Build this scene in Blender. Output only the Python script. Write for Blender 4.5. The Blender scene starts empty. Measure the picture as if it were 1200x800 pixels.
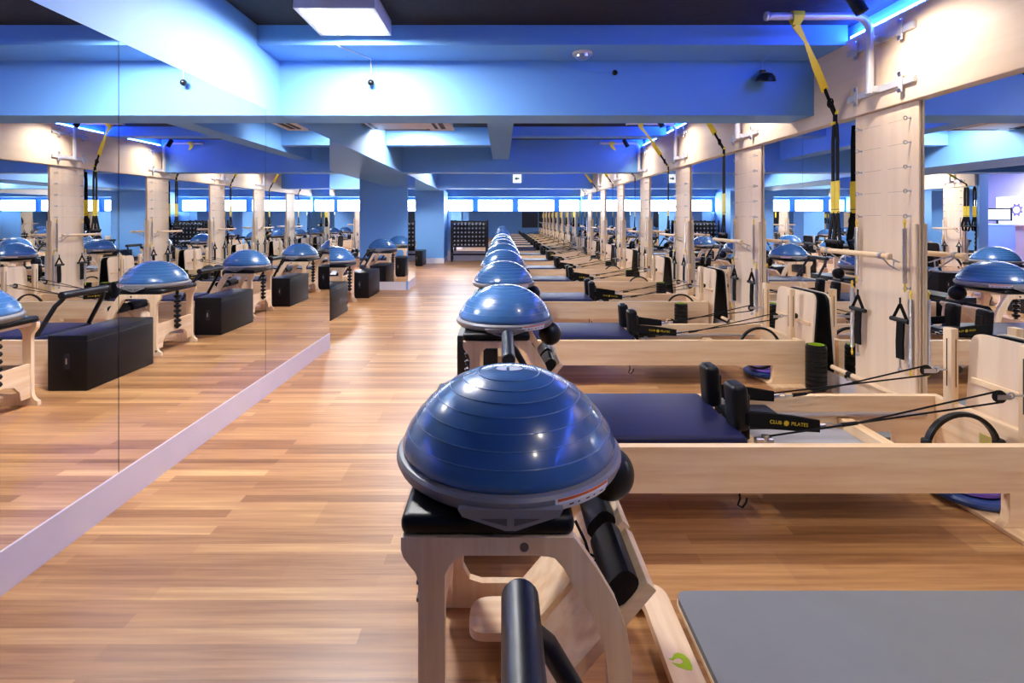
import bpy, bmesh, math, random
from mathutils import Vector, Matrix
random.seed(7)
C = bpy.context.scene.collection
PI = math.pi
SC = bpy.context.scene

# ------------------------------------------------------------------ materials
def s2l(c):
    c /= 255.0
    return c / 12.92 if c <= 0.04045 else ((c + 0.055) / 1.055) ** 2.4
def rgb(r, g, b): return (s2l(r), s2l(g), s2l(b), 1.0)

def mat(name, col, rough=0.5, metal=0.0, coat=0.0, emit=None, estr=0.0, spec=0.5, bump=0.0, bscale=40.0, vary=0.06):
    m = bpy.data.materials.new(name); m.use_nodes = True
    nt = m.node_tree; p = nt.nodes['Principled BSDF']
    p.inputs['Roughness'].default_value = rough
    p.inputs['Metallic'].default_value = metal
    p.inputs['Coat Weight'].default_value = coat
    p.inputs['Coat Roughness'].default_value = 0.12
    p.inputs['Specular IOR Level'].default_value = spec
    p.inputs['Base Color'].default_value = col
    if vary > 0:
        tc = nt.nodes.new('ShaderNodeTexCoord'); n = nt.nodes.new('ShaderNodeTexNoise')
        n.inputs['Scale'].default_value = 6.0; n.inputs['Detail'].default_value = 4
        nt.links.new(tc.outputs['Object'], n.inputs['Vector'])
        mx = nt.nodes.new('ShaderNodeMix'); mx.data_type = 'RGBA'
        d = 1.0 - vary * 2
        mx.inputs['A'].default_value = (col[0]*d, col[1]*d, col[2]*d, 1)
        mx.inputs['B'].default_value = col
        nt.links.new(n.outputs['Fac'], mx.inputs['Factor'])
        nt.links.new(mx.outputs['Result'], p.inputs['Base Color'])
    if bump > 0:
        tc = nt.nodes.new('ShaderNodeTexCoord'); n = nt.nodes.new('ShaderNodeTexNoise')
        n.inputs['Scale'].default_value = bscale; n.inputs['Detail'].default_value = 5
        nt.links.new(tc.outputs['Object'], n.inputs['Vector'])
        b = nt.nodes.new('ShaderNodeBump'); b.inputs['Strength'].default_value = bump
        b.inputs['Distance'].default_value = 0.02
        nt.links.new(n.outputs['Fac'], b.inputs['Height'])
        nt.links.new(b.outputs['Normal'], p.inputs['Normal'])
    if emit:
        p.inputs['Emission Color'].default_value = emit
        p.inputs['Emission Strength'].default_value = estr
    return m

def wood(name, ca, cb, axis, rough=0.42, scale=1.0):
    m = bpy.data.materials.new(name); m.use_nodes = True
    nt = m.node_tree; p = nt.nodes['Principled BSDF']; L = nt.links.new
    tc = nt.nodes.new('ShaderNodeTexCoord'); mp = nt.nodes.new('ShaderNodeMapping')
    sc = [14*scale, 14*scale, 14*scale]; sc[axis] = 0.9*scale
    mp.inputs['Scale'].default_value = sc
    L(tc.outputs['Object'], mp.inputs['Vector'])
    n = nt.nodes.new('ShaderNodeTexNoise'); n.inputs['Scale'].default_value = 1.6
    n.inputs['Detail'].default_value = 6; n.inputs['Roughness'].default_value = 0.6
    L(mp.outputs['Vector'], n.inputs['Vector'])
    r = nt.nodes.new('ShaderNodeValToRGB')
    r.color_ramp.elements[0].position = 0.35; r.color_ramp.elements[0].color = ca
    r.color_ramp.elements[1].position = 0.62; r.color_ramp.elements[1].color = cb
    L(n.outputs['Fac'], r.inputs['Fac']); L(r.outputs['Color'], p.inputs['Base Color'])
    p.inputs['Roughness'].default_value = rough
    p.inputs['Specular IOR Level'].default_value = 0.4
    return m

def floor_mat():
    m = bpy.data.materials.new('oak_plank_floor'); m.use_nodes = True
    nt = m.node_tree; p = nt.nodes['Principled BSDF']; L = nt.links.new
    tc = nt.nodes.new('ShaderNodeTexCoord')
    def brick(w, h, off):
        b = nt.nodes.new('ShaderNodeTexBrick')
        b.inputs['Scale'].default_value = 1.0
        b.inputs['Brick Width'].default_value = w; b.inputs['Row Height'].default_value = h
        b.inputs['Mortar Size'].default_value = 0.0; b.inputs['Bias'].default_value = 0.0
        b.offset = off; b.offset_frequency = 2
        b.inputs['Color1'].default_value = (0, 0, 0, 1); b.inputs['Color2'].default_value = (1, 1, 1, 1)
        b.inputs['Mortar'].default_value = (0.5, 0.5, 0.5, 1)
        L(tc.outputs['Object'], b.inputs['Vector']); return b
    b1 = brick(1.23, 0.062, 0.37)
    b2 = brick(1.9, 0.187, 0.43)
    mp = nt.nodes.new('ShaderNodeMapping'); mp.inputs['Scale'].default_value = (1.1, 26, 1)
    L(tc.outputs['Object'], mp.inputs['Vector'])
    n = nt.nodes.new('ShaderNodeTexNoise'); n.inputs['Scale'].default_value = 1.7
    n.inputs['Detail'].default_value = 7; n.inputs['Roughness'].default_value = 0.62
    L(mp.outputs['Vector'], n.inputs['Vector'])
    def math_(op, a, b):
        q = nt.nodes.new('ShaderNodeMath'); q.operation = op
        for i, v in enumerate((a, b)):
            if isinstance(v, (int, float)): q.inputs[i].default_value = v
            else: L(v, q.inputs[i])
        return q.outputs[0]
    v = math_('ADD', math_('MULTIPLY', b1.outputs['Color'], 0.40), math_('MULTIPLY', b2.outputs['Color'], 0.22))
    v = math_('ADD', v, math_('MULTIPLY', math_('SUBTRACT', n.outputs['Fac'], 0.5), 0.85))
    v = math_('ADD', v, 0.20)
    r = nt.nodes.new('ShaderNodeValToRGB'); e = r.color_ramp.elements
    e[0].position = 0.0; e[0].color = rgb(104, 66, 38)
    e[1].position = 1.0; e[1].color = rgb(226, 182, 126)
    a = e.new(0.35); a.color = rgb(152, 104, 64)
    a = e.new(0.65); a.color = rgb(186, 138, 90)
    L(v, r.inputs['Fac']); L(r.outputs['Color'], p.inputs['Base Color'])
    p.inputs['Roughness'].default_value = 0.37
    p.inputs['Specular IOR Level'].default_value = 0.5
    return m

def emis(name, col, strength):
    m = bpy.data.materials.new(name); m.use_nodes = True
    nt = m.node_tree; p = nt.nodes['Principled BSDF']
    p.inputs['Base Color'].default_value = (0.8, 0.8, 0.8, 1)
    p.inputs['Emission Color'].default_value = col
    p.inputs['Emission Strength'].default_value = strength
    return m

M = {}
M['floor'] = floor_mat()
MAPLE_A, MAPLE_B = rgb(228, 191, 148), rgb(243, 216, 180)
M['wood_x'] = wood('maple_grain_along', MAPLE_A, MAPLE_B, 0)
M['wood_y'] = wood('maple_grain_across', MAPLE_A, MAPLE_B, 1)
M['wood_z'] = wood('maple_grain_upright', MAPLE_A, MAPLE_B, 2)
M['ply'] = wood('pale_plywood_upright', rgb(232, 204, 174), rgb(240, 216, 188), 2, 0.5, 0.5)
def add_lines(m, col):
    # thin engraved lines every 15 cm across the upper part of a tower panel
    nt = m.node_tree; L = nt.links.new; p = nt.nodes['Principled BSDF']
    tc = nt.nodes.new('ShaderNodeTexCoord'); sp = nt.nodes.new('ShaderNodeSeparateXYZ'); L(tc.outputs['Object'], sp.inputs[0])
    def q(op, a, b=0.0):
        n = nt.nodes.new('ShaderNodeMath'); n.operation = op
        for i, v in enumerate((a, b)):
            if isinstance(v, (int, float)): n.inputs[i].default_value = v
            else: L(v, n.inputs[i])
        return n.outputs[0]
    z, ay = sp.outputs['Z'], q('ABSOLUTE', sp.outputs['Y'])
    f = q('LESS_THAN', q('FRACT', q('DIVIDE', q('SUBTRACT', z, 1.349), 0.15)), 0.019)
    for c in (q('GREATER_THAN', z, 1.3), q('GREATER_THAN', ay, 0.03), q('LESS_THAN', ay, 0.19)): f = q('MULTIPLY', f, c)
    mx = nt.nodes.new('ShaderNodeMix'); mx.data_type = 'RGBA'
    src = p.inputs['Base Color'].links[0].from_socket
    L(f, mx.inputs['Factor']); L(src, mx.inputs['A']); mx.inputs['B'].default_value = col
    L(mx.outputs['Result'], p.inputs['Base Color'])
M['ply_lines'] = wood('pale_plywood_engraved', rgb(232, 204, 174), rgb(240, 216, 188), 2, 0.5, 0.5)
add_lines(M['ply_lines'], rgb(186, 160, 138))
M['ply_y'] = wood('pale_plywood_band', rgb(230, 202, 172), rgb(239, 215, 187), 1, 0.5, 0.4)
M['blue'] = mat('sky_blue_wall_paint', (0.165, 0.40, 0.78, 1), 0.6, bump=0.06, bscale=14, vary=0.03)
M['dark_ceiling'] = mat('black_painted_concrete', (0.012, 0.011, 0.014, 1), 0.85, bump=0.3, bscale=9)
M['white_base'] = mat('white_skirting_paint', rgb(226, 220, 228), 0.4)
M['white'] = mat('white_plastic', rgb(232, 230, 232), 0.35)
M['mirror'] = mat('silvered_glass', (0.92, 0.94, 0.95, 1), 0.0, metal=1.0, vary=0)
M['mirror_edge'] = mat('polished_glass_edge', rgb(150, 165, 170), 0.2)
M['vinyl'] = mat('black_vinyl', (0.004, 0.004, 0.0055, 1), 0.40, spec=0.28, bump=0.05, bscale=220)
M['vinyl_blue_sheen'] = mat('black_vinyl_blue_sheen', (0.011, 0.012, 0.055, 1), 0.45, spec=0.25, bump=0.04, bscale=220)  # pad vinyl is black; blue ceiling reflection put into its colour
M['foam'] = mat('black_foam_grip', (0.005, 0.0055, 0.008, 1), 0.40, spec=0.4)
M['rubber'] = mat('black_rubber', (0.004, 0.004, 0.005, 1), 0.38, spec=0.35)
M['webbing'] = mat('black_webbing', (0.004, 0.004, 0.005, 1), 0.8, spec=0.2, bump=0.2, bscale=300)
M['rope'] = mat('black_cord', (0.004, 0.004, 0.005, 1), 0.7, spec=0.2)
M['plastic_black'] = mat('black_plastic', (0.005, 0.005, 0.006, 1), 0.3, spec=0.4)
M['black_metal'] = mat('black_powder_coat', (0.015, 0.015, 0.017, 1), 0.4, metal=0.3)
M['dome'] = mat('blue_gym_vinyl', (0.043, 0.132, 0.325, 1), 0.27, coat=0.6, vary=0.03)
M['dome_line'] = mat('pale_blue_ridge_vinyl', (0.10, 0.24, 0.50, 1), 0.3, coat=0.4)
M['platform'] = mat('grey_moulded_plastic', rgb(132, 130, 134), 0.42)
M['mat_grey'] = mat('grey_foam_mat', rgb(125, 128, 134), 0.75, bump=0.15, bscale=300)
M['steel'] = mat('brushed_steel', rgb(200, 200, 208), 0.28, metal=1.0)
M['grip_dark'] = mat('shaded_grip_plastic', rgb(84, 83, 90), 0.5)  # platform grey darkened: shade of the grip recesses put into the colour
M['bolt'] = mat('dark_steel', rgb(110, 105, 105), 0.35, metal=0.8)
M['silver'] = mat('silver_painted_tube', rgb(214, 214, 220), 0.35, metal=0.35)
M['alu'] = mat('anodised_track', rgb(190, 186, 196), 0.35, metal=0.6)
M['yellow'] = mat('yellow_webbing', rgb(255, 222, 40), 0.6)
M['clip'] = mat('yellow_plastic_clip', rgb(240, 205, 70), 0.4)
M['lime'] = mat('lime_green_print', rgb(176, 206, 20), 0.5)
M['roller_green'] = mat('lime_core_plastic', rgb(150, 180, 20), 0.5)
M['gold'] = mat('yellow_print', rgb(220, 190, 40), 0.5)
M['brass'] = mat('brass_plate', rgb(205, 190, 110), 0.4, metal=0.4)
M['print_white'] = mat('white_print', rgb(235, 238, 245), 0.4)
M['print_orange'] = mat('orange_print', rgb(215, 100, 40), 0.4)
M['print_dark'] = mat('dark_print', rgb(30, 30, 40), 0.5)
M['disc_blue'] = mat('blue_disc_plastic', rgb(50, 85, 165), 0.4)
M['disc_purple'] = mat('purple_disc_foam', rgb(105, 75, 190), 0.5)
M['ac'] = mat('cassette_plastic', rgb(225, 215, 210), 0.45)
M['slot'] = mat('dark_louvre_slot', rgb(45, 42, 42), 0.6)
M['green_print'] = mat('green_print', rgb(20, 130, 70), 0.5)
M['slat'] = mat('grey_slat', rgb(165, 165, 175), 0.5)
M['violet_wall'] = mat('pale_lilac_wall', rgb(205, 200, 235), 0.6)
M['gear'] = mat('violet_print', rgb(120, 108, 170), 0.5)
M['lamp'] = emis('lit_diffuser', (1.0, 0.965, 0.94, 1), 98.0)
M['led'] = emis('blue_violet_led', (0.04, 0.13, 1.0, 1), 105.0)
M['window'] = emis('bright_frosted_glass', (0.93, 0.97, 1.0, 1), 14.0)
M['screen'] = emis('lit_screen', (0.80, 0.88, 1.0, 1), 0.5)
M['panel_lit'] = emis('backlit_white_panel', (0.95, 0.96, 1.0, 1), 0.45)
M['lens'] = emis('spot_lens', (1.0, 0.85, 0.68, 1), 6.0)
M['poster'] = mat('dark_poster', rgb(38, 40, 58), 0.5)

# ------------------------------------------------------------------ geometry
class G:
    def __init__(s): s.bm = bmesh.new()
    def box(s, x0, x1, y0, y1, z0, z1, bev=0.0, seg=2, rot=None, at=None):
        r = bmesh.ops.create_cube(s.bm, size=1.0)
        vs = r['verts']
        for v in vs:
            v.co = Vector(((x0+x1)/2 + v.co.x*(x1-x0), (y0+y1)/2 + v.co.y*(y1-y0), (z0+z1)/2 + v.co.z*(z1-z0)))
        if bev > 0:
            es = list({e for v in vs for e in v.link_edges})
            q = bmesh.ops.bevel(s.bm, geom=es, offset=bev, segments=seg, profile=0.5, affect='EDGES', clamp_overlap=True)
            vs = list(set(q['verts']) | {v for v in vs if v.is_valid})
            vs = [v for v in vs if v.is_valid]
        if rot is not None:
            o = Vector(at if at else ((x0+x1)/2, (y0+y1)/2, (z0+z1)/2))
            bmesh.ops.rotate(s.bm, cent=o, matrix=rot, verts=vs)
        return s
    def rings(s, pts_list, cap=True, closed=False):
        rows = [[s.bm.verts.new(p) for p in ring] for ring in pts_list]
        n = len(rows[0])
        m = len(rows)
        for i in range(m if closed else m-1):
            a, b = rows[i], rows[(i+1) % m]
            for j in range(n):
                k = (j+1) % n
                try: s.bm.faces.new((a[j], a[k], b[k], b[j]))
                except ValueError: pass
        if cap and not closed:
            try:
                s.bm.faces.new(list(reversed(rows[0]))); s.bm.faces.new(rows[-1])
            except ValueError: pass
        return s
    def tube(s, path, r, n=10, cap=True, closed=False):
        P = [Vector(p) for p in path]
        m = len(P); rr = r if isinstance(r, (list, tuple)) else [r]*m
        T = []
        for i in range(m):
            if closed: t = P[(i+1) % m]-P[i-1]
            else: t = (P[min(i+1, m-1)]-P[max(i-1, 0)])
            T.append(t.normalized())
        up = Vector((0, 0, 1)) if abs(T[0].z) < 0.9 else Vector((1, 0, 0))
        u = T[0].cross(up).normalized()
        out = []
        for i in range(m):
            u = (u - T[i]*u.dot(T[i])).normalized(); w = T[i].cross(u)
            out.append([P[i] + (u*math.cos(2*PI*k/n) + w*math.sin(2*PI*k/n))*rr[i] for k in range(n)])
        return s.rings(out, cap, closed)
    def ribbon(s, path, width, thick, wdir):
        # a flat strap: rectangular section, wide along wdir
        P = [Vector(p) for p in path]; m = len(P); out = []
        ws = width if isinstance(width, (list, tuple)) else [width]*m
        for i in range(m):
            t = (P[min(i+1, m-1)]-P[max(i-1, 0)]).normalized()
            wd = wdir[i] if isinstance(wdir, list) else wdir
            w = Vector(wd); w = (w - t*w.dot(t)).normalized(); nn = t.cross(w)
            a, b = w*ws[i]/2, nn*thick/2
            out.append([P[i]-a-b, P[i]+a-b, P[i]+a+b, P[i]-a+b])
        return s.rings(out)
    def lathe(s, prof, n=24, c=(0, 0, 0), axis='z', cap=True, a0=0, a1=2*PI):
        full = abs(a1-a0-2*PI) < 1e-6
        c = Vector(c); out = []
        for r, h in prof:
            ring = []
            for k in range(n if full else n+1):
                a = a0+(a1-a0)*k/n
                x, y = r*math.cos(a), r*math.sin(a)
                if axis == 'z': q = Vector((x, y, h))
                elif axis == 'x': q = Vector((h, x, y))
                else: q = Vector((y, h, x))
                ring.append(c+q)
            out.append(ring)
        if full: return s.rings(out, cap)
        rows = [[s.bm.verts.new(p) for p in ring] for ring in out]
        for i in range(len(rows)-1):
            for j in range(n):
                s.bm.faces.new((rows[i][j], rows[i][j+1], rows[i+1][j+1], rows[i+1][j]))
        return s
    def prism(s, outline, lo, hi, axis='y', holes=()):
        # outline in the plane across axis, extruded lo..hi (y: (x,z); z: (x,y); x: (y,z))
        def P(a, b, h):
            return (a, h, b) if axis == 'y' else (a, b, h) if axis == 'z' else (h, a, b)
        b2 = bmesh.new(); es = []
        for lp in [outline]+list(holes):
            vs = [b2.verts.new(P(a, b, lo)) for a, b in lp]
            es += [b2.edges.new((vs[i], vs[(i+1) % len(vs)])) for i in range(len(vs))]
        bmesh.ops.triangle_fill(b2, edges=es, use_beauty=True, use_dissolve=False)
        g = bmesh.ops.extrude_face_region(b2, geom=list(b2.faces))
        d = Vector(P(0, 0, hi-lo))
        bmesh.ops.translate(b2, vec=d, verts=[v for v in g['geom'] if isinstance(v, bmesh.types.BMVert)])
        me = bpy.data.meshes.new('t'); b2.to_mesh(me); b2.free()
        s.bm.from_mesh(me); bpy.data.meshes.remove(me)
        return s
    def sphere(s, c, r, u=20, v=12, sc=(1, 1, 1)):
        q = bmesh.ops.create_uvsphere(s.bm, u_segments=u, v_segments=v, radius=r)
        for w in q['verts']: w.co = Vector((w.co.x*sc[0]+c[0], w.co.y*sc[1]+c[1], w.co.z*sc[2]+c[2]))
        return s
    def mesh(s, name, m):
        bmesh.ops.recalc_face_normals(s.bm, faces=list(s.bm.faces))
        me = bpy.data.meshes.new(name); s.bm.to_mesh(me); s.bm.free()
        ms = m if isinstance(m, list) else [m]
        for x in ms: me.materials.append(x)
        me.polygons.foreach_set('use_smooth', [True]*len(me.polygons))
        me.set_sharp_from_angle(angle=math.radians(32))
        return me
    def obj(s, name, m, parent=None):
        o = bpy.data.objects.new(name, s.mesh(name, m)); C.objects.link(o)
        if parent: o.parent = parent
        return o

def rpoly(pts, r, n=5):
    # round polygon corners
    out = []
    m = len(pts)
    for i in range(m):
        p = Vector(pts[i]).to_2d(); a = Vector(pts[i-1]).to_2d(); b = Vector(pts[(i+1) % m]).to_2d()
        ri = r[i] if isinstance(r, (list, tuple)) else r
        if ri <= 0: out.append((p.x, p.y)); continue
        ta, tb = (a-p).normalized()*ri, (b-p).normalized()*ri
        for k in range(n+1):
            t = k/n; q = (p+ta)*(1-t)**2 + p*2*t*(1-t) + (p+tb)*t*t
            out.append((q.x, q.y))
    return out

def thing(name, label, cat, loc=(0, 0, 0), rz=0, group=None):
    o = bpy.data.objects.new(name, None); C.objects.link(o)
    o.empty_display_size = 0.1
    o.location = loc; o.rotation_euler = (0, 0, rz)
    o['label'] = label; o['category'] = cat
    if group: o['group'] = group
    return o
def tag(o, label, cat, group=None):
    o['label'] = label; o['category'] = cat
    if group: o['group'] = group
    return o
def struct(o):
    o['kind'] = 'structure'; return o
def dup(root, loc, rz, label, group=None):
    r = root.copy(); C.objects.link(r); r.location = loc; r.rotation_euler = (0, 0, rz)
    r['label'] = label
    if group: r['group'] = group
    for ch in list(root.children):
        c = ch.copy(); C.objects.link(c); c.parent = r
        for g in list(ch.children):
            d = g.copy(); C.objects.link(d); d.parent = c
    return r
ORD = ['first', 'second', 'third', 'fourth', 'fifth', 'sixth', 'seventh', 'eighth', 'ninth']

# ------------------------------------------------------------------ numbers
H = 1.33                       # camera height
CEIL = 2.73
LX = -1.77                     # face of the left mirror partition
RX = 2.55                      # right wall
YE = 16.4                      # end wall
YB = -3.0                      # wall behind the camera
ST = 1.9                       # spacing of the stations
CH = [1.49+ST*k for k in range(8)]        # chairs and towers
RF = [0.615+ST*k for k in range(9)]       # reformers
BAYX = -2.57
BCH = [6.1, 8.0, 11.85, 13.75]
BRF = [7.03, 8.95, 12.8, 14.7]

# ------------------------------------------------------------------ the room
struct(G().box(-9.1, RX+0.1, YB-0.1, YE+0.4, -0.1, 0).obj('floor', M['floor']))
struct(G().box(-9.1, RX+0.1, YB-0.1, YE+0.4, CEIL, CEIL+0.1).obj('ceiling', M['dark_ceiling']))
struct(G().box(RX, RX+0.1, YB-0.1, YE+0.4, 0, CEIL).obj('wall_right', M['blue']))
g = G().box(-9.1, RX, YE, YE+0.4, 0, 1.55).box(-9.1, RX, YE, YE+0.4, 2.02, CEIL).box(-9.1, RX, YE+0.3, YE+0.4, 1.55, 2.02)
struct(g.obj('wall_end', M['blue']))
struct(G().box(-9.1, RX, YB-0.1, YB, 0, CEIL).obj('wall_back', M['blue']))
struct(G().box(-9.1, -9.0, YB, YE, 0, CEIL).obj('wall_left', M['violet_wall']))
struct(G().box(-9.0, LX-0.006, YB, 5.3, 0, 2.15).obj('wall_partition', M['blue']))
struct(G().box(-9.0, LX-0.006, YB, 5.28, 2.15, CEIL).obj('wall_partition_upper', M['blue']))
# soffit running over the aisle edge
struct(G().box(-2.95, LX, YB, YE, 2.15, CEIL).obj('trim_1', M['blue']))
# beams across the room, each with a shallow ledge in front
n = 2
for y0 in (-0.85, 4.11, 9.15, 14.1):
    struct(G().box(-9.0, RX-0.045, y0, y0+0.34, 2.152, CEIL).obj('trim_%d' % n, M['blue'])); n += 1
struct(G().box(LX, RX-0.045, 3.73, 4.11, 2.586, CEIL).obj('trim_%d' % n, M['blue'])); n += 1
struct(G().box(LX, -0.16, 7.90, 8.12, 2.455, CEIL).obj('trim_%d' % n, M['blue'])); n += 1
struct(G().box(0.13, RX-0.045, 7.85, 8.1, 2.586, CEIL).obj('trim_%d' % n, M['blue'])); n += 1
struct(G().box(LX, RX-0.045, 13.72, 14.1, 2.586, CEIL).obj('trim_%d' % n, M['blue'])); n += 1
# small beam along the room between the first two cross beams
struct(G().box(-0.16, 0.13, 4.45, 9.15, 2.37, CEIL).obj('trim_%d' % n, M['blue'])); n += 1
# plywood band along the top of the right wall
struct(G().box(2.49, RX-0.002, YB, YE, 2.05, 2.61, 0.004, 1).obj('trim_%d' % n, M['ply_y'])); n += 1
struct(G().box(LX-0.004, LX+0.006, YB, 5.3, 0.0, 0.155).obj('baseboard_left', M['white_base']))
struct(G().box(RX-0.02, RX-0.004, YB, YE, 0.0, 0.15).obj('baseboard_right', M['white_base']))
struct(G().box(-1.72, RX-0.03, YE-0.03, YE-0.002, 0.0, 0.30).obj('baseboard_end', M['white_base']))
# pier in the aisle line, mirrored
struct(G().box(-2.65, -1.752, 9.606, 10.4, 0, 2.16).obj('wall_pier', M['blue']))
struct(G().prism([(-2.66, 9.59), (-1.80, 9.59), (-1.742, 9.65), (-1.742, 10.41), (-2.66, 10.41)], 0, 0.155, 'z').obj('baseboard_pier', M['white_base']))
struct(G().box(-3.0, -1.72, 15.3, YE-0.002, 0, 2.16).obj('wall_far_pier', M['blue']))
struct(G().box(-3.01, -1.712, 15.29, YE-0.003, 0, 0.155).obj('baseboard_far_pier', M['white_base']))
# wall of the left bay
struct(G().box(-5.55, -5.35, 11.25, YE-0.002, 0, CEIL-0.02).obj('wall_bay', M['blue']))
struct(G().box(-5.348, -5.30, 11.3, YE, 2.05, 2.61).obj('trim_%d' % n, M['ply_y'])); n += 1

def mirror(x0, x1, y0, y1, z0, z1, label):
    o = G().box(x0, x1, y0, y1, z0, z1).obj('wall_mirror', M['mirror'])
    return tag(o, label, 'mirror')
seams = [YB, -0.52, 0.93, 2.38, 3.86, 5.30]
for q in seams[1:-1]:
    struct(G().box(LX-0.0058, LX-0.004, q-0.006, q+0.006, 0.156, 2.149).obj('trim_%d' % n, M['dark_ceiling'])); n += 1
labs = ['mirror panel on the left wall, farthest behind the camera', 'mirror panel on the left wall, just behind the camera',
        'mirror panel on the left wall at the very left edge of the photo',
        'tall left mirror panel between the two thin seams', 'last left mirror panel, ending at the blue passage']
for i in range(5):
    mirror(LX-0.005, LX+0.001, seams[i]+0.0025, seams[i+1]-0.0025, 0.156, 2.149, labs[i])
ys = [YB, -1.36] + [c+0.95 for c in [-0.41]+CH[:-1]] + [YE-0.002]
ys = [YB, -1.36, 0.54] + [c+0.95 for c in CH[:-1]] + [YE-0.04]
for i in range(len(ys)-1):
    mirror(RX-0.015, RX-0.009, ys[i]+0.002, ys[i+1]-0.002, 0.152, 2.049,
           'mirror panel on the right wall, %s' % (['farthest behind the camera', 'just behind the camera',
            'behind the wooden tower beside the camera'] + ['behind the %s wooden tower from the camera' % ORD[k] for k in range(1, 8)])[i])
mirror(-2.645, -1.757, 9.599, 9.605, 0.156, 2.149, 'mirror facing down the aisle on the blue pier at left')
mirror(-1.751, -1.745, 9.612, 10.39, 0.156, 2.149, 'narrow side mirror of the pier, facing the aisle')
mirror(-1.70, RX-0.03, YE-0.012, YE-0.004, 0.302, 1.545, 'long low mirror on the end wall under the windows')
mirror(-5.34, -3.02, YE-0.012, YE-0.004, 0.302, 1.545, 'low mirror on the end wall of the left bay')
mirror(-5.349, -5.343, 11.3, YE-0.02, 0.155, 2.04, 'mirror behind the wooden towers of the left bay')

# windows in the end wall
k = 1
for x0, x1 in ((-2.9, -2.2), (-2.08, -0.95), (-0.76, 0.34), (0.54, 1.68), (1.87, 2.50), (-4.22, -3.10), (-5.30, -4.42)):
    if x1 < -1.72 and x0 > -3.0: continue
    if x0 < -1.72 < x1: x0 = -1.71
    fr = G()
    fr.box(x0-0.03, x1+0.03, YE+0.25, YE+0.299, 1.555, 1.585); fr.box(x0-0.03, x1+0.03, YE+0.25, YE+0.299, 1.925, 1.955)
    fr.box(x0-0.03, x0, YE+0.25, YE+0.299, 1.585, 1.925); fr.box(x1, x1+0.03, YE+0.25, YE+0.299, 1.585, 1.925)
    w = struct(fr.obj('window_%d' % k, M['blue'])); k += 1
    G().box(x0, x1, YE+0.285, YE+0.298, 1.585, 1.925).obj('window_pane', M['window'], w)

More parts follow.
